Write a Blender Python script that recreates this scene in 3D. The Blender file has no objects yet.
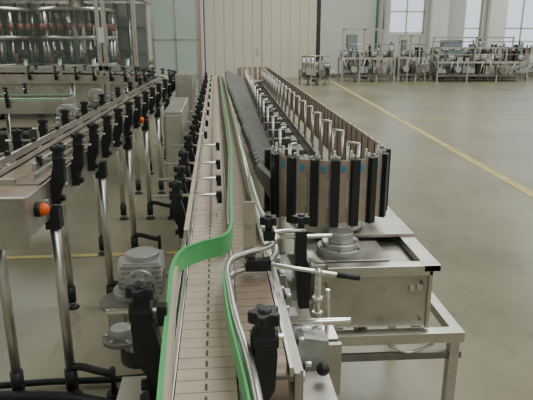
import bpy, bmesh, math, random
from mathutils import Vector, Matrix
random.seed(4)
S=bpy.context.scene
# ---------------------------------------------------------------- materials
def mat(name,col,rough=.5,metal=0,noise=0,nscale=8,bump=0,alpha=None,ior=1.45,spec=None,stretch=None,rn=0,stain=None):
    m=bpy.data.materials.new(name); m.use_nodes=True
    nt=m.node_tree; n=nt.nodes; l=nt.links
    p=n['Principled BSDF']
    p.inputs['Base Color'].default_value=(*col,1); p.inputs['Roughness'].default_value=rough
    p.inputs['Metallic'].default_value=metal; p.inputs['IOR'].default_value=ior
    if spec is not None: p.inputs['Specular IOR Level'].default_value=spec
    tc=n.new('ShaderNodeTexCoord'); mp=n.new('ShaderNodeMapping'); l.new(tc.outputs['Object'],mp.inputs[0])
    if stretch: mp.inputs['Scale'].default_value=stretch
    nz=n.new('ShaderNodeTexNoise'); nz.inputs['Scale'].default_value=nscale; nz.inputs['Detail'].default_value=5
    l.new(mp.outputs[0],nz.inputs['Vector'])
    out=None
    if noise:
        r=n.new('ShaderNodeValToRGB'); r.color_ramp.elements[0].position=.3; r.color_ramp.elements[1].position=.7
        r.color_ramp.elements[0].color=(*[max(0,c*(1-noise)) for c in col],1)
        r.color_ramp.elements[1].color=(*[min(1,c*(1+noise)) for c in col],1)
        l.new(nz.outputs['Fac'],r.inputs[0]); l.new(r.outputs[0],p.inputs['Base Color']); out=r.outputs[0]
    if stain:
        for sc,lo,hi,amt,st in stain:
            mp2=n.new('ShaderNodeMapping'); l.new(tc.outputs['Object'],mp2.inputs[0]); mp2.inputs['Scale'].default_value=st
            n2=n.new('ShaderNodeTexNoise'); n2.inputs['Scale'].default_value=sc; n2.inputs['Detail'].default_value=8; n2.inputs['Roughness'].default_value=.65
            l.new(mp2.outputs[0],n2.inputs['Vector'])
            mr=n.new('ShaderNodeMapRange'); mr.inputs['From Min'].default_value=lo; mr.inputs['From Max'].default_value=hi
            mr.inputs['To Min'].default_value=0; mr.inputs['To Max'].default_value=amt; l.new(n2.outputs['Fac'],mr.inputs[0])
            mx=n.new('ShaderNodeMix'); mx.data_type='RGBA'; l.new(mr.outputs[0],mx.inputs['Factor']); l.new(out,mx.inputs['A'])
            mx.inputs['B'].default_value=(*[c*.30 for c in col],1); out=mx.outputs['Result']; l.new(out,p.inputs['Base Color'])
    if rn:
        mr=n.new('ShaderNodeMapRange'); mr.inputs['To Min'].default_value=max(.02,rough-rn); mr.inputs['To Max'].default_value=rough+rn
        l.new(nz.outputs['Fac'],mr.inputs[0]); l.new(mr.outputs[0],p.inputs['Roughness'])
    if bump:
        b=n.new('ShaderNodeBump'); b.inputs['Strength'].default_value=bump; b.inputs['Distance'].default_value=.01
        l.new(nz.outputs['Fac'],b.inputs['Height']); l.new(b.outputs[0],p.inputs['Normal'])
    if alpha is not None: p.inputs['Alpha'].default_value=alpha
    return m
M={}
M['steel']=mat('stainless_steel',(.62,.605,.575),.34,1,.10,14,.03,rn=.09)
M['steelp']=mat('steel_panel',(.50,.475,.435),.42,.9,.18,6,.03,rn=.12,stain=[(14,.55,.75,.4,(1,1,1))])
M['steeld']=mat('steel_dull',(.22,.21,.195),.45,.7,.15,12)
M['chrome']=mat('chrome_rod',(.78,.77,.74),.16,1)
M['black']=mat('black_plastic',(.014,.014,.018),.42,0,.2,20)
M['green']=mat('green_guide_plastic',(.10,.44,.155),.38,0,.1,10)
M['greenp']=mat('pale_green_belt',(.20,.29,.20),.5,0,.1,10)
M['beige']=mat('belt_plate_beige',(.54,.455,.375),.40,0,.08,20)
M['brown']=mat('belt_plate_brown',(.29,.215,.165),.42,.15,.12,20)
M['gap']=mat('belt_gap_dark',(.10,.085,.07),.6)
M['card']=mat('brown_panel',(.36,.27,.205),.5,0,.12,10)
M['tan']=mat('tan_bar',(.40,.345,.27),.5,.2,.1,10)
M['fin']=mat('grey_fin',(.12,.115,.11),.4,.3,.2,20)
M['finl']=mat('grey_fin_edge',(.46,.455,.44),.35,.5,.1,20)
M['alu']=mat('cast_aluminium',(.44,.44,.43),.42,.7,.1,25,.03)
M['orange']=mat('orange_plastic',(.85,.13,.015),.4)
M['blue']=mat('blue_sticker',(.06,.26,.46),.4)
M['wall']=mat('wall_paint',(.57,.585,.535),.75,0,.03,.6)
M['wallw']=mat('white_paint',(.74,.755,.72),.7,0,.03,2)
M['door']=mat('door_paint',(.64,.615,.51),.6,0,.02,1)
M['doorl']=mat('door_seam',(.42,.38,.30),.6)
M['yellow']=mat('yellow_floor_paint',(.52,.42,.16),.5,0,.25,6)
M['dark']=mat('dark_machinery',(.045,.04,.037),.5,.2,.4,9)
M['red']=mat('dark_red_paint',(.20,.06,.045),.5,0,.2,9)
M['pgreen']=mat('machine_green_paint',(.07,.19,.13),.5,0,.1,9)
M['pblue']=mat('machine_blue_grey',(.22,.26,.28),.5,.2,.1,9)
M['glassg']=mat('green_tinted_glass',(.50,.64,.58),.08,0,alpha=.07)
M['glassp']=mat('frosted_green_glass',(.45,.60,.53),.2,0,alpha=.4)
M['glassc']=mat('clear_glass',(.80,.86,.83),.05,0,alpha=.14)
M['pink']=mat('pink_trim',(.50,.20,.21),.5)
M['floor']=mat('concrete_floor',(.258,.242,.166),.30,0,.13,.45,0,rn=.08,spec=.45,stain=[(.8,.48,.78,.55,(1,1,1)),(7,.56,.76,.5,(1,.35,1)),(30,.60,.74,.4,(1,1,1)),(90,.62,.72,.3,(1,1,1))])
# ---------------------------------------------------------------- mesh builder
def star(R,k=5,a=.22,n=40): return [(R*(1+a*math.cos(k*t))*math.cos(t),R*(1+a*math.cos(k*t))*math.sin(t)) for t in [2*math.pi*i/n for i in range(n)]]
class B:
    def __init__(s,name,bevel=0): s.bm=bmesh.new(); s.name=name; s.mats=[]; s.bevel=bevel
    def mi(s,k):
        if k not in s.mats: s.mats.append(k)
        return s.mats.index(k)
    def _face(s,vs,k,smooth=False):
        try: f=s.bm.faces.new(vs)
        except ValueError: return
        f.material_index=s.mi(k); f.smooth=smooth
    def box(s,x0,x1,y0,y1,z0,z1,k,rot=None,piv=None):
        if x1<x0:x0,x1=x1,x0
        if y1<y0:y0,y1=y1,y0
        if z1<z0:z0,z1=z1,z0
        P=[Vector(p) for p in [(x0,y0,z0),(x1,y0,z0),(x1,y1,z0),(x0,y1,z0),(x0,y0,z1),(x1,y0,z1),(x1,y1,z1),(x0,y1,z1)]]
        if rot:
            c=Vector(piv) if piv else Vector(((x0+x1)/2,(y0+y1)/2,(z0+z1)/2))
            P=[rot@(p-c)+c for p in P]
        v=[s.bm.verts.new(p) for p in P]
        for q in [(3,2,1,0),(4,5,6,7),(0,1,5,4),(1,2,6,5),(2,3,7,6),(3,0,4,7)]: s._face([v[i] for i in q],k)
    def cyl(s,a,b,r,k,n=14,r2=None,prof=None):
        a=Vector(a);b=Vector(b);d=(b-a)
        if d.length<1e-6:return
        q=d.to_track_quat('Z','Y').to_matrix(); r2=r if r2 is None else r2
        if prof is None: pr=[(math.cos(2*math.pi*i/n),math.sin(2*math.pi*i/n)) for i in range(n)]; f1,f2=r,r2
        else: pr=prof; n=len(pr); f1=f2=1
        A=[s.bm.verts.new(a+q@Vector((x*f1,y*f1,0))) for x,y in pr]
        C=[s.bm.verts.new(b+q@Vector((x*f2,y*f2,0))) for x,y in pr]
        for i in range(n): s._face([A[i],A[(i+1)%n],C[(i+1)%n],C[i]],k,True)
        s._face(A[::-1],k); s._face(C,k)
    def prism(s,pts,o,u,v,w,t,k):
        o=Vector(o);u=Vector(u);v=Vector(v);w=Vector(w)
        A=[s.bm.verts.new(o+u*x+v*y-w*t/2) for x,y in pts]
        C=[s.bm.verts.new(o+u*x+v*y+w*t/2) for x,y in pts]
        n=len(pts)
        for i in range(n): s._face([A[i],A[(i+1)%n],C[(i+1)%n],C[i]],k)
        s._face(A[::-1],k); s._face(C,k)
    def sph(s,c,r,k,n=14):
        c=Vector(c); g=bmesh.ops.create_uvsphere(s.bm,u_segments=n,v_segments=n//2+2,radius=r,matrix=Matrix.Translation(c))
        for vv in g['verts']:
            for f in vv.link_faces: f.material_index=s.mi(k); f.smooth=True
    def tube(s,path,r,k,n=10):
        P=[Vector(p) for p in path]; rings=[]
        for i,p in enumerate(P):
            d=(P[min(i+1,len(P)-1)]-P[max(i-1,0)]).normalized(); q=d.to_track_quat('Z','Y').to_matrix()
            rings.append([s.bm.verts.new(p+q@Vector((r*math.cos(2*math.pi*j/n),r*math.sin(2*math.pi*j/n),0))) for j in range(n)])
        for a,b in zip(rings,rings[1:]):
            off=min(range(n),key=lambda o:(a[0].co-b[o].co).length)
            for j in range(n): s._face([a[j],a[(j+1)%n],b[(j+1+off)%n],b[(j+off)%n]],k,True)
        s._face(rings[0][::-1],k); s._face(rings[-1],k)
    def strip(s,path,z0,z1,t,k,smooth=True):
        P=[Vector((p[0],p[1],0)) for p in path]; R=[]
        for i,p in enumerate(P):
            d=(P[min(i+1,len(P)-1)]-P[max(i-1,0)]).normalized(); nn=Vector((-d.y,d.x,0))*t/2
            R.append([s.bm.verts.new(p+nn*a+Vector((0,0,z))) for a,z in ((1,z0),(-1,z0),(-1,z1),(1,z1))])
        for a,b in zip(R,R[1:]):
            for j in range(4): s._face([a[j],b[j],b[(j+1)%4],a[(j+1)%4]],k)
        s._face(R[0],k); s._face(R[-1][::-1],k)
    def done(s,parent=None):
        bmesh.ops.recalc_face_normals(s.bm,faces=s.bm.faces[:])
        me=bpy.data.meshes.new(s.name); s.bm.to_mesh(me); s.bm.free()
        for k in s.mats: me.materials.append(M[k])
        o=bpy.data.objects.new(s.name,me); S.collection.objects.link(o)
        if s.bevel:
            b=o.modifiers.new('bevel','BEVEL'); b.width=s.bevel; b.segments=2; b.limit_method='ANGLE'; b.angle_limit=math.radians(50)
        if parent: o.parent=parent
        return o
def empty(name):
    e=bpy.data.objects.new(name,None); e.empty_display_size=.1; S.collection.objects.link(e); return e
def smooth(pts,n=8):
    out=[]; P=[Vector(p) for p in pts]
    for i in range(len(P)-1):
        p0=P[max(i-1,0)];p1=P[i];p2=P[i+1];p3=P[min(i+2,len(P)-1)]
        for j in range(n):
            t=j/n; out.append(.5*((2*p1)+(p2-p0)*t+(2*p0-5*p1+4*p2-p3)*t*t+(3*p1-p0-3*p2+p3)*t**3))
    out.append(P[-1]); return out
# ---------------------------------------------------------------- parts
def knob(b,c,R=.024,axis=(0,0,1)):
    c=Vector(c);a=Vector(axis).normalized()
    b.cyl(c,c+a*.018,.010,'black',12)
    b.cyl(c+a*.016,c+a*.038,1,'black',prof=star(R))
    b.cyl(c+a*.038,c+a*.043,R*.55,'black',12,r2=R*.4)
def clamp(b,x,y,side,zt,inner,sc=1.0,body=True,out=.07,th=.034):
    zr=zt+.075*sc
    t=th*sc
    if body:
        pts=[(0,-.10),(.030,-.10),(.034,-.05),(.052,-.015),(.056,.05),(.050,.105),(.020,.105),(.018,.055),(.008,.02),(0,-.02)]
        pts=[(px*side*sc,py*sc) for px,py in pts]
        b.prism(pts,(x,y,zt),(1,0,0),(0,0,1),(0,1,0),t,'black')
        b.cyl((x+side*.028*sc,y,zt-.078*sc),(x+side*.046*sc,y,zt-.078*sc),.012*sc,'black',10)
    hx=x+side*.036*sc
    b.cyl((hx-side*.022,y,zr),(hx+side*.024,y,zr),.019*sc,'black',12)
    knob(b,(hx,y,zr+.014*sc),.023*sc)
    b.cyl((inner,y,zr),(x+side*out,y,zr),.0062,'chrome',10)
    b.box(inner-.010,inner+.010,y-.012,y+.012,zr-.03,zr+.012,'black')
def leg(b,x,y,ztop,r=.022,zb=0):
    b.cyl((x,y,zb+.05),(x,y,ztop),r,'steel',16)
    b.cyl((x,y,zb+.04),(x,y,zb+.14),r*1.3,'black',16)
    b.cyl((x,y,zb),(x,y,zb+.05),.010,'steel',10)
    b.cyl((x,y,zb),(x,y,zb+.018),.045,'black',16,r2=.03)
def legpair(b,x0,x1,y,ztop,cross=True):
    leg(b,x0,y,ztop);leg(b,x1,y,ztop)
    if cross:
        b.cyl((x0,y,.34),(x1,y,.34),.012,'steel',10)
        for xx in (x0,x1): b.cyl((xx,y,.32),(xx,y,.36),.028,'steeld',14)
    for xx in (x0,x1): b.box(xx-.03,xx+.03,y-.03,y+.03,ztop-.05,ztop+.04,'black')
def off(path,d):
    o=[]
    for i,p in enumerate(path):
        t=(path[min(i+1,len(path)-1)]-path[max(i-1,0)]).normalized(); o.append((p.x-t.y*d,p.y+t.x*d))
    return o
# ================================================================ ROOM
YB=25.5
b=B('floor'); b.box(-14,20,-6,YB+6,-.1,0,'floor'); b.done()
b=B('wall_back')
def wallseg(x0,x1,z0,z1,k='wall'): b.box(x0,x1,YB,YB+.3,z0,z1,k)
wins=[(7.1,8.7,1.9,6.0),(10.5,11.3,1.2,6.0),(12.4,15.5,1.2,6.0)]
wallseg(-14,-1.1,0,7); wallseg(-1.1,4.05,4.65,7); wallseg(4.05,7.1,0,7)
wallseg(7.1,8.7,0,1.9);wallseg(7.1,8.7,6,7)
wallseg(8.7,10.5,0,7)
wallseg(10.5,11.3,0,1.2);wallseg(10.5,11.3,6,7)
wallseg(11.3,12.4,0,7)
wallseg(12.4,15.5,0,1.2);wallseg(12.4,15.5,6,7)
wallseg(15.5,20,0,7)
b.done()
for x in (8.9,11.5):
    b=B('column',.02); b.box(x,x+.75,YB-.32,YB-.02,0,6.98,'wallw'); b.box(x-.03,x+.78,YB-.35,YB-.02,0,.15,'steeld'); b.done()
for i,(x0,x1,z0,z1) in enumerate(wins):
    b=B('window_%d'%(i+1)); y=YB+.1
    b.box(x0,x1,y,y+.05,z0,z0+.07,'wallw');b.box(x0,x1,y,y+.05,z1-.07,z1,'wallw')
    n=max(1,round((x1-x0)/.8))
    for j in range(n+1):
        xx=x0+(x1-x0-.06)*j/n; b.box(xx,xx+.06,y,y+.05,z0,z1,'steelp')
    for zz in (z0+.9,z0+2.2,z0+3.3): 
        if zz<z1: b.box(x0,x1,y,y+.05,zz,zz+.05,'steelp')
    b.box(x0,x1,y+.02,y+.03,z0,z1,'glassc'); b.done()
b=B('door_1')
b.box(-1.0,3.95,YB+.02,YB+.12,.01,4.55,'door')
for j in range(1,12):
    xx=-1.0+4.95*j/12; b.box(xx-.010,xx+.010,YB+.012,YB+.02,.01,4.55,'doorl')
b.box(1.44,1.50,YB+.005,YB+.02,.01,4.55,'doorl'); b.box(1.25,1.32,YB-.05,YB+.02,1.0,1.3,'steel')
b.box(-1.08,-1.0,YB+.0,YB+.15,.01,4.63,'steeld'); b.box(3.87,4.03,YB-.0,YB+.15,.01,4.63,'dark'); b.box(-1.08,4.03,YB+.0,YB+.15,4.55,4.63,'steeld')
b.done()
b=B('wall_left'); b.box(-14.3,-14,-6,YB+.3,0,7,'wall'); b.done()
b=B('wall_right'); b.box(20,20.3,-6,YB+.3,0,7,'wall'); b.done()
b=B('wall_front'); b.box(-14,20,-6.3,-6,0,7,'wall'); b.done()
b=B('ceiling'); b.box(-14.3,20.3,-6.3,YB+.3,7,7.2,'wallw'); b.done()
b=B('baseboard_back')
for x0,x1 in ((-14,-1.2),(4.2,8.85),(9.7,11.45),(12.3,20)): b.box(x0,x1,YB-.03,YB,0,.15,'steeld')
b.done()
def line(p,q,w=.10):
    b=B('floor_marking'); p=Vector((*p,0));q=Vector((*q,0));d=(q-p).normalized();n=Vector((-d.y,d.x,0))*w/2
    v=[b.bm.verts.new(x) for x in (p-n+Vector((0,0,.003)),q-n+Vector((0,0,.003)),q+n+Vector((0,0,.003)),p+n+Vector((0,0,.003)))]
    b._face(v,'yellow'); b.done()
line((3.02,1.5),(4.24,24.0),.12)
line((3.60,11.5),(16,11.3),.07)
line((-5,4.05),(-.2,4.15),.06)
# ================================================================ MAIN CONVEYOR
main=empty('bottle_conveyor')
ZB=1.0
YE=10.0
def slats(name,x0,x1,y0,y1,z,k,notch=True):
    b=B(name); p=.0381; y=y0
    while y<y1:
        b.box(x0,x1,y,y+p-.0022,z-.006,z,k)
        y+=p
    b.box(x0+.006,x1-.006,y0,y1,z-.014,z-.006,'gap')
    y=y0; xm=(x0+x1)/2
    if notch:
        while y<min(y1,4):
            b.box(xm-.0025,xm+.0025,y+.004,y+p-.014,z,z+.0006,'gap'); y+=p
    b.done(main)
slats('belt_outfeed',-.118,-.008,.45,YE,ZB,'beige')
slats('belt_infeed',.004,.092,.97,YE,ZB-.001,'brown',False)
b=B('frame',.0015)
b.box(-.150,-.138,.45,YE,ZB-.15,ZB-.012,'steelp')
b.box(.104,.116,.93,YE,ZB-.15,ZB-.012,'steelp')
b.box(-.004,.004,.45,.93,ZB-.15,ZB-.004,'steelp')
b.box(-.136,-.006,.45,.93,ZB-.03,ZB-.016,'steeld')
b.box(-.136,.102,.93,YE,ZB-.03,ZB-.016,'steeld')
b.box(-.006,.002,.93,YE,ZB-.02,ZB+.001,'steel')
b.box(-.130,-.120,.45,YE,ZB-.02,ZB+.001,'steel')
b.box(.094,.103,.93,YE,ZB-.02,ZB+.001,'steel')
b.cyl((.006,.97,ZB-.045),(.092,.97,ZB-.045),.045,'brown',24); b.cyl((-.0,.97,ZB-.045),(.13,.97,ZB-.045),.012,'steel')
y=.97
while y<YE:
    b.box(-.138,.104,y+.1,y+.14,ZB-.13,ZB-.05,'steelp'); y+=.6
y=.55
while y<YE:
    b.cyl((-.154,y,ZB-.06),(-.148,y,ZB-.06),.009,'steel',10)
    if y>1: b.cyl((.114,y,ZB-.06),(.120,y,ZB-.06),.009,'steel',10)
    y+=.15
b.done(main)
b=B('supports')
for y in (1.3,2.4,4.0,5.6,7.2,8.8): legpair(b,-.13,.09,y,.85)
b.done(main)
gl=smooth([(-.112,.45,0),(-.130,.75,0),(-.143,1.10,0),(-.148,1.27,0),(-.132,1.38,0),(-.085,1.44,0),(-.02,1.49,0),(.004,1.60,0),(.012,1.9,0),(.036,2.8,0),(.040,3.9,0),(.036,4.9,0),(.036,7.1,0),(.036,9.8,0)])
b=B('guide_rail_left'); b.strip(gl,ZB+.020,ZB+.072,.006,'green')
b.strip([(p.x-.0,p.y) for p in gl],ZB+.0725,ZB+.076,.0090,'green')
far=[p for p in gl if p.y>1.62]; b.strip([(p.x-.009,p.y) for p in far],ZB+.035,ZB+.062,.010,'steel')
near=[p for p in gl if p.y<1.3]; b.strip([(p.x+.008,p.y) for p in near],ZB+.016,ZB+.070,.008,'beige'); b.done(main)
gr=smooth([(.018,.45,0),(.006,.75,0),(-.016,1.0,0),(-.024,1.16,0),(-.026,1.25,0)])
b=B('guide_rail_centre'); b.strip(gr,ZB+.022,ZB+.072,.0045,'green')
for z in (.068,.026):
    P=smooth([(.030,.45,ZB+z),(.017,.8,ZB+z),(-.006,1.03,ZB+z),(-.014,1.18,ZB+z),(-.016,1.26,ZB+z),(-.002,1.325,ZB+z),(.03,1.36,ZB+z),(.09,1.40,ZB+z),(.120,1.45,ZB+z),(.128,1.52,ZB+z),(.115,1.62,ZB+z),(.100,1.78,ZB+z),(.096,2.2,ZB+z)])
    b.tube(P,.0085,'steel',10)
b.done(main)
b=B('guide_rail_right')
for z in (.066,.030): b.tube([(.096,2.2,ZB+z),(.094,3.5,ZB+z),(.094,YE-.2,ZB+z)],.005,'steel',8)
b.strip([(-.128,1.55),(-.128,4),(-.128,YE-.2)],ZB+.045,ZB+.07,.008,'steel')
b.strip([(-.128,1.55),(-.128,4),(-.128,YE-.2)],ZB+.0705,ZB+.073,.014,'beige')
b.strip([(-.04,1.75),(-.04,4),(-.04,YE-.2)],ZB+.045,ZB+.06,.006,'steel')
b.done(main)
b=B('rail_clamps',.0012)
clamp(b,-.150,1.03,-1,ZB,-.150,1.1,out=.11)
clamp(b,.005,.905,1,ZB+.0,.028,1.1,out=.075)
for y in (1.95,2.2,2.5,2.95,3.4,3.9,4.5,5.1,5.8,6.6,7.4,8.3,9.2):
    clamp(b,-.150,y,-1,ZB,-.03 if y<3 else -.10,.9 if y<3 else .75,out=.12 if y<3.3 else .085)
b.done(main)
b=B('rail_adjuster',.001)
b.box(.030,.062,1.385,1.393,ZB+.01,ZB+.20,'tan'); b.cyl((.046,1.38,ZB+.14),(.046,1.385,ZB+.14),.007,'steel',10)
b.cyl((-.0,1.37,ZB+.05),(.285,1.33,ZB+.010),.006,'chrome'); b.cyl((.270,1.332,ZB+.012),(.33,1.324,ZB+.004),.008,'black')
b.cyl((.10,1.43,ZB+.10),(.20,1.47,ZB+.09),.006,'chrome'); b.box(.085,.115,1.40,1.44,ZB+.085,ZB+.112,'black')
knob(b,(.10,1.42,ZB+.11),.02)
b.box(.035,.10,1.35,1.38,ZB+.02,ZB+.05,'black')
b.prism([(0,-.16),(.03,-.16),(.035,-.05),(.02,.0),(.02,.08),(-.012,.08),(-.012,-.02)],(.195,1.50,ZB-.0),(1,0,0),(0,0,1),(0,1,0),.035,'black')
knob(b,(.20,1.50,ZB+.085),.022)
b.cyl((.12,1.5,ZB+.06),(.29,1.5,ZB+.06),.006,'chrome')
b.cyl((.205,1.25,ZB-.19),(.205,1.25,ZB+.055),.008,'chrome'); b.sph((.205,1.25,ZB+.055),.011,'steel')
b.cyl((.235,1.27,ZB-.19),(.235,1.27,ZB-.0),.006,'chrome')
for z in (-.02,-.06,-.1): b.cyl((.205,1.25,ZB+z),(.205,1.25,ZB+z+.011),.014,'steel',6)
b.box(.15,.255,1.22,1.29,ZB-.125,ZB-.11,'steel')
b.box(.116,.26,1.20,1.215,ZB-.26,ZB-.115,'steelp')
b.box(.116,.125,.95,1.9,ZB-.15,ZB-.02,'steelp')
b.prism([(0,-.04),(.05,-.05),(.09,-.02),(.085,.03),(.03,.04),(0,.03)],(.125,1.15,ZB-.09),(1,0,0),(0,0,1),(0,1,0),.05,'alu')
b.box(.125,.205,.98,1.10,ZB-.20,ZB-.12,'steelp'); b.box(.13,.20,.975,.98,ZB-.19,ZB-.13,'steel')
for x in (.14,.19): b.cyl((x,.968,ZB-.16),(x,.975,ZB-.16),.006,'steeld',6)
b.box(.01,.11,.80,.90,ZB-.22,ZB-.10,'steelp'); b.box(.02,.24,.84,.86,ZB-.26,ZB-.2,'steeld')
for y in (1.02,1.12,1.35,1.5,1.65,1.8): b.cyl((.116,y,ZB-.05),(.138,y,ZB-.05),.013,'black',12); b.cyl((.138,y,ZB-.05),(.152,y,ZB-.05),.006,'steel',8)
for y in (1.3,1.42,1.56,1.7): b.box(.118,.165,y,y+.05,ZB-.12,ZB-.085,'alu'); b.cyl((.14,y+.025,ZB-.085),(.14,y+.025,ZB-.07),.008,'steel',6)
b.cyl((.12,1.17,ZB-.035),(.27,1.17,ZB-.035),.009,'chrome'); b.sph((.185,1.06,ZB-.09),.015,'black')
b.tube(smooth([(.13,1.1,ZB-.16),(.18,1.05,ZB-.22),(.22,1.1,ZB-.27),(.2,1.3,ZB-.32)]),.008,'black')
b.done(main)
def gearmotor(x,y,z,s=1,parent=None):
    b=B('gear_motor',.0015)
    b.box(x-.055*s,x+.055*s,y-.06*s,y+.06*s,z-.06*s,z+.06*s,'alu')
    for i in range(7):
        zz=z-.05*s+i*.0165*s; b.box(x-.062*s,x+.062*s,y-.065*s,y+.065*s,zz,zz+.005*s,'alu')
    b.cyl((x,y-.085*s,z),(x,y-.06*s,z),.046*s,'alu',24); b.cyl((x,y-.095*s,z),(x,y-.085*s,z),.022*s,'steel',16)
    for i in range(6):
        a=i*math.pi/3; b.cyl((x+.036*s*math.cos(a),y-.092*s,z+.036*s*math.sin(a)),(x+.036*s*math.cos(a),y-.085*s,z+.036*s*math.sin(a)),.005*s,'steeld',6)
    b.cyl((x-.055*s,y+.01,z),(x-.075*s,y+.01,z),.055*s,'alu',24)
    b.cyl((x,y,z+.06*s),(x,y,z+.075*s),.05*s,'alu',24)
    b.cyl((x-.03*s,y+.03,z-.06*s),(x-.03*s,y+.03,z-.085*s),.075*s,'alu',28)
    b.cyl((x-.03*s,y+.03,z-.085*s),(x-.03*s,y+.03,z-.27*s),.058*s,'alu',28)
    for i in range(20):
        a=i*math.pi/10; c=Vector((x-.03*s,y+.03,0)); d=Vector((math.cos(a),math.sin(a),0))
        b.prism([(.056*s,-.26*s),(.068*s,-.26*s),(.068*s,-.1*s),(.056*s,-.1*s)],(c.x,c.y,z),d,(0,0,1),(-d.y,d.x,0),.003,'alu')
    b.cyl((x-.03*s,y+.03,z-.27*s),(x-.03*s,y+.03,z-.32*s),.068*s,'black',28)
    b.cyl((x-.055*s,y-.02,z-.078*s),(x-.055*s,y-.02,z-.088*s),.085*s,'steeld',28)
    b.box(x-.12*s,x-.06*s,y-.02*s,y+.06*s,z-.22*s,z-.13*s,'alu')
    b.cyl((x+.05*s,y,z),(x+.13*s,y,z),.014*s,'steel',14)
    return b.done(parent)
gearmotor(-.275,1.68,.885,1.0,main)
b=B('drive_flange',.001); b.cyl((-.31,1.42,.80),(-.31,1.42,.812),.052,'steeld',32); b.cyl((-.31,1.42,.812),(-.31,1.42,.84),.028,'alu',20)
for i in range(6):
    a=i*math.pi/3; b.cyl((-.31+.042*math.cos(a),1.42+.042*math.sin(a),.812),(-.31+.042*math.cos(a),1.42+.042*math.sin(a),.819),.005,'steel',6)
b.box(-.31,-.15,1.40,1.44,.79,.80,'steelp')
b.box(-.28,-.155,1.12,1.24,.72,.80,'steelp'); b.cyl((-.20,1.1,.78),(-.20,1.1,.84),.018,'black')
b.cyl((-.155,1.26,.89),(-.24,1.26,.89),.008,'chrome'); b.cyl((-.155,.98,.88),(-.21,.98,.88),.014,'black')
b.done(main)
b=B('electrical_box',.004)
b.box(-.37,-.255,3.65,4.6,.68,1.16,'steelp'); b.box(-.36,-.265,3.642,3.65,.70,1.14,'steel'); b.cyl((-.27,3.64,.9),(-.27,3.625,.9),.012,'black')
for y in (3.8,4.5): leg(b,-.31,y,.68,.022)
b.done(main)
b=B('electrical_box',.004)
b.box(-.52,-.32,7.0,8.2,.55,1.2,'steelp'); b.box(-.51,-.33,6.992,7.0,.57,1.18,'steel')
for x in (-.49,-.36): leg(b,x,7.1,.55,.018); leg(b,x,8.1,.55,.018)
b.done(main)
th=math.radians(1.35); main.rotation_euler=(0,0,th)
pv=Vector((0,1.4,0)); main.location=pv-Matrix.Rotation(th,3,'Z')@pv
# ================================================================ LEFT CONVEYOR
L=empty('bottle_conveyor'); ZL=1.04
b=B('frame',.0015)
for x in (-1.02,-.772): b.box(x,x+.012,2.05,7.4,ZL-.16,ZL-.005,'steelp')
b.box(-1.008,-.772,2.05,7.4,ZL-.05,ZL-.035,'steeld')
b.box(-2.2,-.76,2.04,2.052,ZL-.20,ZL-.005,'steelp')
b.box(-2.2,-1.02,2.29,2.302,ZL-.16,ZL-.005,'steelp')
b.box(-2.2,-.78,2.06,2.29,ZL-.03,ZL-.012,'brown')
b.box(-2.2,-.76,2.035,2.06,ZL-.005,ZL+.002,'steel')
y=2.28
while y<7.4:
    b.cyl((-.760,y,ZL-.08),(-.752,y,ZL-.08),.011,'steel',10); y+=.28
b.done(L)
b=B('belt')
y=2.29
while y<7.5: b.box(-.99,-.79,y,y+.036,ZL-.014,ZL-.008,'brown'); y+=.0381
b.box(-.985,-.795,2.29,7.45,ZL-.03,ZL-.014,'gap'); b.done(L)
b=B('guide_rails')
for x in (-.975,-.805):
    b.strip([(x,2.3),(x,5),(x,7.5)],ZL+.045,ZL+.075,.016,'steel'); b.strip([(x,2.3),(x,5),(x,7.5)],ZL+.01,ZL+.03,.008,'steelp')
b.strip([(-2.2,2.08),(-1.2,2.08),(-.80,2.08)],ZL+.04,ZL+.065,.012,'steel')
b.done(L)
b=B('rail_clamps',.0012)
for y in (2.36,2.68,3.0,3.35,3.7,4.1,4.5,4.95,5.4,5.9,6.5,7.1):
    clamp(b,-.760,y,1,ZL,-.80,1.12,out=.10)
for y in (2.5,2.85,3.25,3.7,4.2,4.8,5.5,6.2,6.9):
    clamp(b,-1.02,y,-1,ZL,-.98,1.05,out=.10)
b.done(L)
b=B('supports')
for y in (2.33,3.25,4.15,5.05,5.95,6.9):
    legpair(b,-1.0,-.755,y,ZL-.16,False)
    b.tube(smooth([(-.755,y,.15),(-.70,y-.01,.155),(-.62,y-.02,.135),(-.56,y-.02,.12)]),.018,'black')
    b.cyl((-.56,y-.02,.02),(-.56,y-.02,.15),.013,'black',12)
    b.cyl((-.56,y-.02,0),(-.56,y-.02,.02),.035,'black',14)
b.done(L)
b=B('sensor_caps')
for y in (2.15,4.72):
    b.cyl((-.76,y,ZL-.075),(-.742,y,ZL-.075),.030,'black',20); b.sph((-.735,y,ZL-.075),.026,'orange')
b.done(L)
cp=smooth([(-.90,7.5,0),(-.95,8.4,0),(-1.35,9.3,0),(-2.2,9.9,0),(-3.4,10.2,0),(-5.5,10.3,0)],6)
b=B('curve_frame')
b.strip([(p.x,p.y) for p in cp],.9,1.02,.24,'steelp'); b.strip([(p.x,p.y) for p in cp],1.021,1.027,.18,'brown'); b.done(L)
b=B('curve_guide_rails')
for d in (.085,-.085): b.strip(off(cp,d),1.07,1.10,.012,'steel')
for p1,p2 in list(zip(off(cp,.15),off(cp,-.15)))[::2]:
    for p in (p1,p2): b.cyl((p[0],p[1],.95),(p[0],p[1],1.14),.024,'black',8); knob(b,(p[0],p[1],1.14),.03)
    b.cyl((p1[0],p1[1],1.09),(p2[0],p2[1],1.09),.006,'chrome')
b.done(L)
b=B('curve_supports')
for i in range(3,len(cp),6): leg(b,cp[i].x,cp[i].y-.08,.9); leg(b,cp[i].x,cp[i].y+.08,.9)
b.done(L)
gearmotor(-1.22,4.35,1.06,1.0,L)
gearmotor(-1.35,5.9,1.05,1.0,L)
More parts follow.
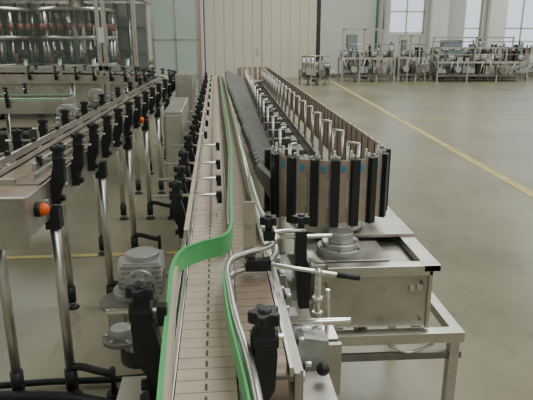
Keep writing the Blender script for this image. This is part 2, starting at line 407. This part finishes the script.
# ================================================================ transverse conveyor
T=empty('bottle_conveyor'); 
b=B('frame',.002)
b.box(-6,-1.75,6.05,6.07,.86,1.0,'steelp'); b.box(-6,-1.75,6.55,6.57,.86,1.0,'steelp'); b.box(-1.76,-1.74,6.05,6.57,.86,1.0,'steelp')
b.box(-6,-1.76,6.10,6.52,.97,.985,'steelp')
b.box(-6,-1.76,6.07,6.10,1.0,1.012,'green');b.box(-6,-1.76,6.52,6.55,1.0,1.02,'greenp')
b.done(T)
b=B('supports')
for x in (-5.2,-4.2,-3.3,-2.5,-1.85):
    leg(b,x,6.12,.86);leg(b,x,6.5,.86); b.cyl((x,6.12,.3),(x,6.5,.3),.014,'steel')
b.cyl((-5.2,6.12,.3),(-1.85,6.12,.3),.014,'steel')
b.done(T)
b=B('rail_clamps')
for x in (-3.0,-2.3):
    for y,s in ((6.05,-1),(6.57,1)):
        b.prism([(0,-.08),(.03,-.08),(.04,.03),(.04,.1),(.01,.1),(0,.02)],(x,y,1.0),(0,s,0),(0,0,1),(1,0,0),.03,'black'); knob(b,(x,y+s*.025,1.1),.024)
        b.cyl((x,y+s*.08,1.08),(x,y-s*.06,1.08),.006,'chrome')
b.done(T)
b=B('cable_hose')
b.tube(smooth([(-1.75,2.25,.03),(-1.3,2.30,.03),(-1.0,2.29,.035),(-.75,2.27,.03),(-.55,2.2,.03),(-.35,2.1,.03)]),.024,'black',12)
b.tube(smooth([(-1.7,2.42,.03),(-1.25,2.38,.03),(-.9,2.40,.03),(-.6,2.40,.03),(-.4,2.42,.03)]),.016,'black',12)
b.done()
# ================================================================ CAROUSEL
K=empty('bottle_gripper_carousel')
cx=.43; R=.258; Y0=2.44; Y1=10.2; z0=.86; z1=1.14
b=B('end_carriers',.001)
angs=[184,206,228,250,268,286,305,328,352]
for i,A in enumerate(angs):
    a=math.radians(A)
    d=Vector((math.cos(a),math.sin(a),0)); t=Vector((-d.y,d.x,0)); c=Vector((cx,Y0,0))
    o=c+d*R
    b.prism([(-.008,z0),(.022,z0),(.022,z1),(-.008,z1)],o,d,(0,0,1),t,.034,'black')
    b.prism([(.0,z0+.02),(.012,z0+.02),(.012,z1+.015),(.0,z1+.015)],c+d*(R-.02),d,(0,0,1),t,.012,'steel')
    b.cyl(c+d*(R-.03)+Vector((0,0,z0-.02)),c+d*(R-.03)+Vector((0,0,z1+.03)),.006,'chrome')
    b.cyl(c+d*.08+Vector((0,0,z0+.03)),c+d*(R-.01)+Vector((0,0,z0+.03)),.007,'steel')
    if i<len(angs)-1:
        a2=math.radians((A+angs[i+1])/2); d=Vector((math.cos(a2),math.sin(a2),0)); t=Vector((-d.y,d.x,0)); o=c+d*(R-.006)
        b.prism([(0,z0+.012),(.005,z0+.012),(.005,z1-.005),(0,z1-.005)],o,d,(0,0,1),t,.046,'card')
        b.prism([(.005,z1-.055),(.007,z1-.055),(.007,z1-.025),(.005,z1-.025)],o-t*.006,d,(0,0,1),t,.018,'blue')
        b.prism([(.005,z1-.20),(.007,z1-.20),(.007,z1-.085),(.005,z1-.085)],o+t*.012,d,(0,0,1),t,.010,'finl')
        for s_ in (-.028,.028):
            b.prism([(-.004,z0+.005),(.005,z0+.005),(.005,z1+.01),(-.004,z1+.01)],o+t*s_,d,(0,0,1),t,.017,'finl')
b.done(K)
b=B('right_run')
y=Y0+.03
X=cx+R
while y<Y1:
    b.box(X-.003,X+.004,y,y+.1275,z0,z1,'card'); b.box(X+.004,X+.024,y+.105,y+.122,z0,z1-.005,'black')
    b.box(X-.007,X-.003,y+.116,y+.122,z0,z1-.005,'fin')
    b.box(X-.004,X+.006,y+.005,y+.115,z1,z1+.004,'tan')
    y+=.13
y=Y0+.16
while y<Y1:
    for dx,dy in ((-.075,0),(-.115,.06)):
        b.cyl((X+dx,y+dy,z0-.03),(X+dx,y+dy,z1-.015),.008,'steel',10)
    b.cyl((X-.115,y+.06,z1-.015),(X-.075,y,z1-.015),.008,'steel',8)
    b.sph((X-.075,y,z1-.015),.008,'steel',8); b.sph((X-.115,y+.06,z1-.015),.008,'steel',8)
    y+=.39
b.box(X-.13,X-.10,Y0+.05,Y1-.1,z0-.01,z0+.03,'steeld')
b.done(K)
b=B('left_run')
y=Y0-.10
while y<Y1:
    j=random.uniform(-.004,.004)
    tip=max(-.06,.105-.03*(y-2.3))+j
    b.prism([(tip,1.055),(tip+.014,1.09),(tip+.03,1.09),(.24,.965),(.265,.93),(.265,.87),(.20,.87),(max(tip+.07,.165),.93)],(0,y,0),(1,0,0),(0,0,1),(0,1,0),.004,'fin')
    b.prism([(tip+.010,1.088),(tip+.03,1.096),(.246,.972),(.24,.958)],(0,y,0),(1,0,0),(0,0,1),(0,1,0),.011,'finl')
    y+=.085
y=Y0+.2
while y<Y1:
    b.cyl((.285,y,z0-.02),(.285,y,z1-.02),.008,'steel',8); b.cyl((.285,y,z1-.02),(.32,y+.03,z1-.02),.008,'steel',8); y+=.52
b.done(K)
b=B('frame',.002)
b.box(cx-.10,cx+.10,Y0+.25,Y1-.1,.74,.80,'steeld')
b.box(.275,.29,Y0+.05,Y1-.1,.82,.87,'steeld'); b.box(.545,.56,Y0+.05,Y1-.1,.82,.845,'steeld')
y=Y0+.3
while y<Y1-.2: b.box(.28,.66,y,y+.03,.80,.83,'steeld'); b.box(.30,.45,y+.1,y+.14,.83,.90,'fin'); y+=.42
b.cyl((cx,Y0-.02,.80),(cx,Y0-.02,.86),.17,'steel',40); b.cyl((cx,Y0-.02,.86),(cx,Y0-.02,.93),.045,'steel',24)
y=Y0+1.3
while y<Y1: 
    for x in (cx-.08,cx+.08): leg(b,x,y,.74,.025)
    y+=1.5
b.cyl((cx,Y1-.05,.80),(cx,Y1-.05,.92),.2,'steel',30)
for i in range(10):
    a=math.radians(-5+190*i/9); d=Vector((math.cos(a),math.sin(a),0)); t=Vector((-d.y,d.x,0)); o=Vector((cx,Y1-.02,0))+d*R
    b.prism([(0,z0),(.02,z0),(.02,z1),(0,z1)],o,d,(0,0,1),t,.06,'card')
b.done(K)
b=B('drive_table',.002)
b.box(.30,.80,2.28,2.9,.77,.785,'steelp')
b.box(.36,.80,1.95,2.00,.745,.77,'steel'); b.box(.735,.80,1.95,2.75,.745,.772,'steel')
b.box(.30,.36,1.98,2.75,.745,.772,'steel')
b.cyl((.44,2.12,.77),(.44,2.12,.80),.095,'alu',36); b.cyl((.44,2.12,.80),(.44,2.12,.82),.075,'steel',36); b.cyl((.44,2.12,.82),(.44,2.12,.86),.05,'alu',20)
for i in range(6):
    a=i*math.pi/3+.3; b.cyl((.44+.085*math.cos(a),2.12+.085*math.sin(a),.80),(.44+.085*math.cos(a),2.12+.085*math.sin(a),.808),.007,'steeld',6)
b.box(.27,.62,2.02,2.24,.755,.77,'steelp')
b.box(.32,.775,1.98,2.68,.50,.735,'steelp')
b.box(.315,.78,1.97,1.985,.72,.745,'steel'); b.box(.315,.335,1.97,1.985,.49,.745,'steel'); b.box(.765,.78,1.97,1.985,.49,.745,'steel')
for x in (.36,.74):
    for z in (.535,.69): b.cyl((x,1.962,z),(x,1.975,z),.007,'steeld',6)
for x,z in ((.70,.665),(.73,.67)): b.cyl((x,1.968,z),(x,1.985,z),.012,'steel',12)
b.box(.22,.32,2.0,2.5,.60,.615,'steel')
for y in (1.94,2.75):
    b.box(.20,.92,y,y+.05,.44,.485,'steel')
for x in (.20,.875): b.box(x,x+.045,1.95,2.8,.442,.483,'steel')
for x in (.50,): b.box(x,x+.04,1.99,2.76,.442,.483,'steel')
for x in (.22,.885):
    for y in (1.965,2.775):
        b.box(x-.02,x+.02,y-.02,y+.02,.05,.44,'steel'); b.cyl((x,y,0),(x,y,.05),.012,'steel'); b.cyl((x,y,0),(x,y,.015),.035,'black',16)
b.box(.20,.92,1.955,1.975,.36,.39,'steeld')
for x in (.42,.74): b.box(x-.02,x+.02,2.0,2.04,.48,.515,'steel')
b.tube(smooth([(.62,1.955,.43),(.70,1.955,.395),(.80,1.955,.43)]),.006,'steel',8)
b.done(K)
# ================================================================ FILLER
F=empty('bottle_filling_machine')
b=B('enclosure',.003)
x0,x1,y0,y1=-6.2,-1.9,12.0,15.0; H=2.50
for x in (x0,-4.95,-4.85,-2.62,-2.5,x1):
    b.box(x-.04,x+.04,y0-.04,y0+.04,.0,H,'steel')
    b.box(x-.04,x+.04,y1-.04,y1+.04,.0,H,'steel')
for z in (.8,1.05,H): 
    b.box(x0,x1,y0-.04,y0+.04,z-.05,z+.05,'steel'); b.box(x0,x1,y1-.04,y1+.04,z-.05,z+.05,'steel')
b.box(x1-.04,x1+.04,y0,y1,H-.05,H+.05,'steel'); b.box(x0,x1,y0,y1,H+.05,H+.30,'steelp')
b.box(x0,x1,y0+.04,y1,.35,.78,'steelp')
b.box(x0,x1,y0-.005,y0+.005,1.1,H-.05,'glassg')
b.box(x1-.005,x1+.005,y0,y1,1.0,H-.05,'glassg')
for x in (-2.45,-2.7,-4.75): b.box(x,x+.03,y0-.08,y0-.05,1.5,1.9,'steel')
b.box(-2.62,-2.5,y0-.06,y0-.04,1.55,1.85,'wallw')
b.done(F)
b=B('rotary_filler')
for ccx,cyy,rr in ((-3.3,13.2,.8),(-5.2,13.3,.95)):
    b.cyl((ccx,cyy,.78),(ccx,cyy,2.5),.16,'steel',20)
    for z in (1.05,1.62,2.2): b.cyl((ccx,cyy,z),(ccx,cyy,z+.07),rr,'steelp',40)
    n=24
    for i in range(n):
        a=2*math.pi*i/n; p=Vector((ccx+rr*.93*math.cos(a),cyy+rr*.93*math.sin(a),0))
        b.cyl(p+Vector((0,0,1.7)),p+Vector((0,0,2.2)),.045,'steel' if i%3==0 else 'dark',10); b.cyl(p+Vector((0,0,1.13)),p+Vector((0,0,1.6)),.035,'steel',8)
        b.cyl(p+Vector((0,0,1.8)),p+Vector((0,0,1.95)),.06,'red',8); b.cyl(p+Vector((0,0,1.13)),p+Vector((0,0,1.25)),.06,'dark',8)
b.box(-6.1,-2.0,14.5,14.7,.8,2.45,'steeld')
for i in range(12):
    x=-6+.33*i; b.cyl((x,14.3,.8),(x,14.3,2.45),.035,'steel' if i%3 else 'red',8)
for z in (1.3,1.9): b.cyl((-6.1,14.3,z),(-2,14.3,z),.03,'dark',8)
for i in range(6): b.cyl((-2.15-i*.7,12.4,.8),(-2.15-i*.7,12.4,1.3),.05,'steel'); b.box(-2.25-i*.7,-2.05-i*.7,12.3,12.5,1.3,1.42,'dark'); b.cyl((-2.3-i*.7,12.35,1.12),(-2.3-i*.7,12.35,1.35),.035,'red')
b.done(F)
b=B('bases')
for x in (-6,-4.8,-3.5,-2.1):
    for y in (12.3,14.7): b.cyl((x,y,0),(x,y,.36),.05,'steel'); b.cyl((x,y,0),(x,y,.03),.1,'black')
b.done(F)
b=B('glass_partition',.002)
for x in (-1.78,-1.25,-.72): b.box(x-.025,x+.025,13.98,14.02,0,3.6,'steel')
b.box(-1.78,-.72,13.995,14.005,.1,3.5,'glassp')
for z in (.1,1.6,3.5): b.box(-1.78,-.72,13.98,14.02,z,z+.04,'steel')
b.box(-.69,-.65,13.97,14.03,0,3.6,'pink')
b.done()
# ================================================================ FAR MACHINES
def farmachine(name,x0,x1,y,h,seed,tall=0,dens=4):
    r=random.Random(seed); b=B(name)
    w=x1-x0
    for x in (x0,x0+w*.33,x0+w*.66,x1):
        for yy in (y,y+.8): b.box(x-.03,x+.03,yy-.03,yy+.03,0,h,'steelp')
    b.box(x0,x1,y-.04,y+.84,h-.08,h,'steelp'); b.box(x0,x1,y,y+.8,.2,.30,'steeld')
    b.box(x0+w*.05,x0+w*.42,y+.05,y+.7,.3,h-.08,'steeld'); b.box(x0+w*.52,x0+w*.93,y+.1,y+.7,.3,h*.8,'steelp')
    b.box(x0+w*.44,x0+w*.5,y+.05,y+.7,.1,h-.08,'dark')
    n=int(w*dens)
    for i in range(n):
        x=x0+w*(i+.5)/n; hh=r.uniform(.15,.6)
        k=r.choice(['steelp','steelp','dark','steeld','alu','steelp','pblue'])
        q=r.random()
        if q<.4: b.cyl((x,y+.3,h),(x,y+.3,h+hh),r.uniform(.03,.11),k); b.sph((x,y+.3,h+hh),.06,'dark',8)
        elif q<.8: b.box(x-.11,x+.11,y+.1,y+.4,h,h+hh*.7,k); b.cyl((x,y+.2,h+hh*.7),(x,y+.2,h+hh),.03,'dark')
        else: b.cyl((x-.15,y+.2,h+.15),(x+.15,y+.2,h+.15),.13,'alu',16)
        if r.random()<.6: b.box(x-.08,x+.08,y-.05,y+.1,.35,.35+r.uniform(.1,.3),r.choice(['dark','pblue','alu']))
    for z in (h+.25,h+.5): b.cyl((x0,y+.1,z),(x1,y+.1,z),.02,'steelp')
    b.cyl((x0+w*.2,y-.05,.5),(x0+w*.2,y-.3,.5),.12,'alu',16); b.cyl((x0+w*.7,y-.05,.45),(x0+w*.7,y-.25,.45),.14,'steeld',16)
    for i in range(10):
        x=x0+w*r.random(); b.cyl((x,y-.02,.3),(x+r.uniform(-.3,.3),y-.02,h),.025,r.choice(['dark','steelp','steeld']))
    if tall:
        for x in (x0,x0+w*.4,x0+w*.75): b.box(x-.03,x+.03,y,y+.06,h,h+tall,'steelp')
        b.box(x0,x0+w*.75,y,y+.06,h+tall-.06,h+tall,'steelp')
        b.box(x0+w*.1,x0+w*.28,y+.1,y+.5,h+tall*.3,h+tall*.8,'pblue')
    return b.done()
farmachine('labelling_machine',4.5,6.6,22.6,.95,1,1.1,6)
farmachine('shrink_packing_machine',6.9,8.0,23.0,.95,2,.85,7)
farmachine('roller_conveyor',8.3,12.0,22.4,.8,3,.55,6)
farmachine('bottle_washing_machine',8.6,13.2,23.9,1.05,8,.7,6)
farmachine('capping_machine',2.7,3.7,21.0,.55,5,0,6)
b=B('railing')
for i in range(9): b.cyl((8.0+i*.7,24.9,0),(8.0+i*.7,24.9,1.15),.03,'steel',8)
for z in (.6,1.15): b.cyl((8.0,24.9,z),(13.6,24.9,z),.03,'steel',8)
b.done()
b=B('green_pipe'); b.cyl((6.5,YB-.15,0),(6.5,YB-.15,6.9),.05,'pgreen'); b.cyl((6.8,YB-.12,0),(6.8,YB-.12,6.9),.04,'steel'); b.done()
for i,(x,y,w,h) in enumerate([(-3.4,8.2,.5,.35),(-2.7,8.4,.4,.3),(-3.9,7.7,.35,.5),(-2.2,7.3,.3,.4)]):
    b=B('parts_crate',.005)
    b.box(x,x+w,y,y+.02,0,h,'dark');b.box(x,x+w,y+.38,y+.4,0,h,'dark');b.box(x,x+.02,y+.02,y+.38,0,h,'dark');b.box(x+w-.02,x+w,y+.02,y+.38,0,h,'dark')
    b.box(x+.02,x+w-.02,y+.02,y+.38,0,h*.7,'red'); b.box(x-.015,x+w+.015,y-.015,y+.0,h-.05,h,'steeld'); b.done()
# ================================================================ LIGHT
w=bpy.data.worlds.new('World'); S.world=w; w.use_nodes=True
w.node_tree.nodes['Background'].inputs[0].default_value=(.80,.90,1,1); w.node_tree.nodes['Background'].inputs[1].default_value=1.5
def area(x,y,sx,sy,p,z=6.9,col=(.97,1,.965)):
    l=bpy.data.lights.new('ceiling_light','AREA'); l.shape='RECTANGLE'; l.size=sx; l.size_y=sy; l.energy=p; l.color=col
    o=bpy.data.objects.new('ceiling_light',l); o.location=(x,y,z); S.collection.objects.link(o)
for x,e in ((-8,200),(3,300),(14,390)):
    for y in (-2,5,12,20): area(x,y,3.5,3.5,e*(1.15 if y>10 else .9))
l=bpy.data.lights.new('added_fill_light','AREA'); l.shape='RECTANGLE'; l.size=3.8; l.size_y=.3; l.energy=25; l.color=(1,.95,.88)  # added fill, brightens the filler interior; no known lamp there
o=bpy.data.objects.new('added_fill_light',l); o.location=(-4.05,12.6,2.43); o.rotation_euler=(math.radians(15),0,0); S.collection.objects.link(o); o.parent=F
# ================================================================ CAMERA
cam=bpy.data.cameras.new('camera'); co=bpy.data.objects.new('camera',cam); S.collection.objects.link(co); S.camera=co
cam.sensor_width=36; cam.lens=560/533*36; cam.clip_start=.05; cam.clip_end=200
co.location=(0,0,1.6); co.rotation_euler=(math.radians(90-15.9),0,math.radians(-3.75))
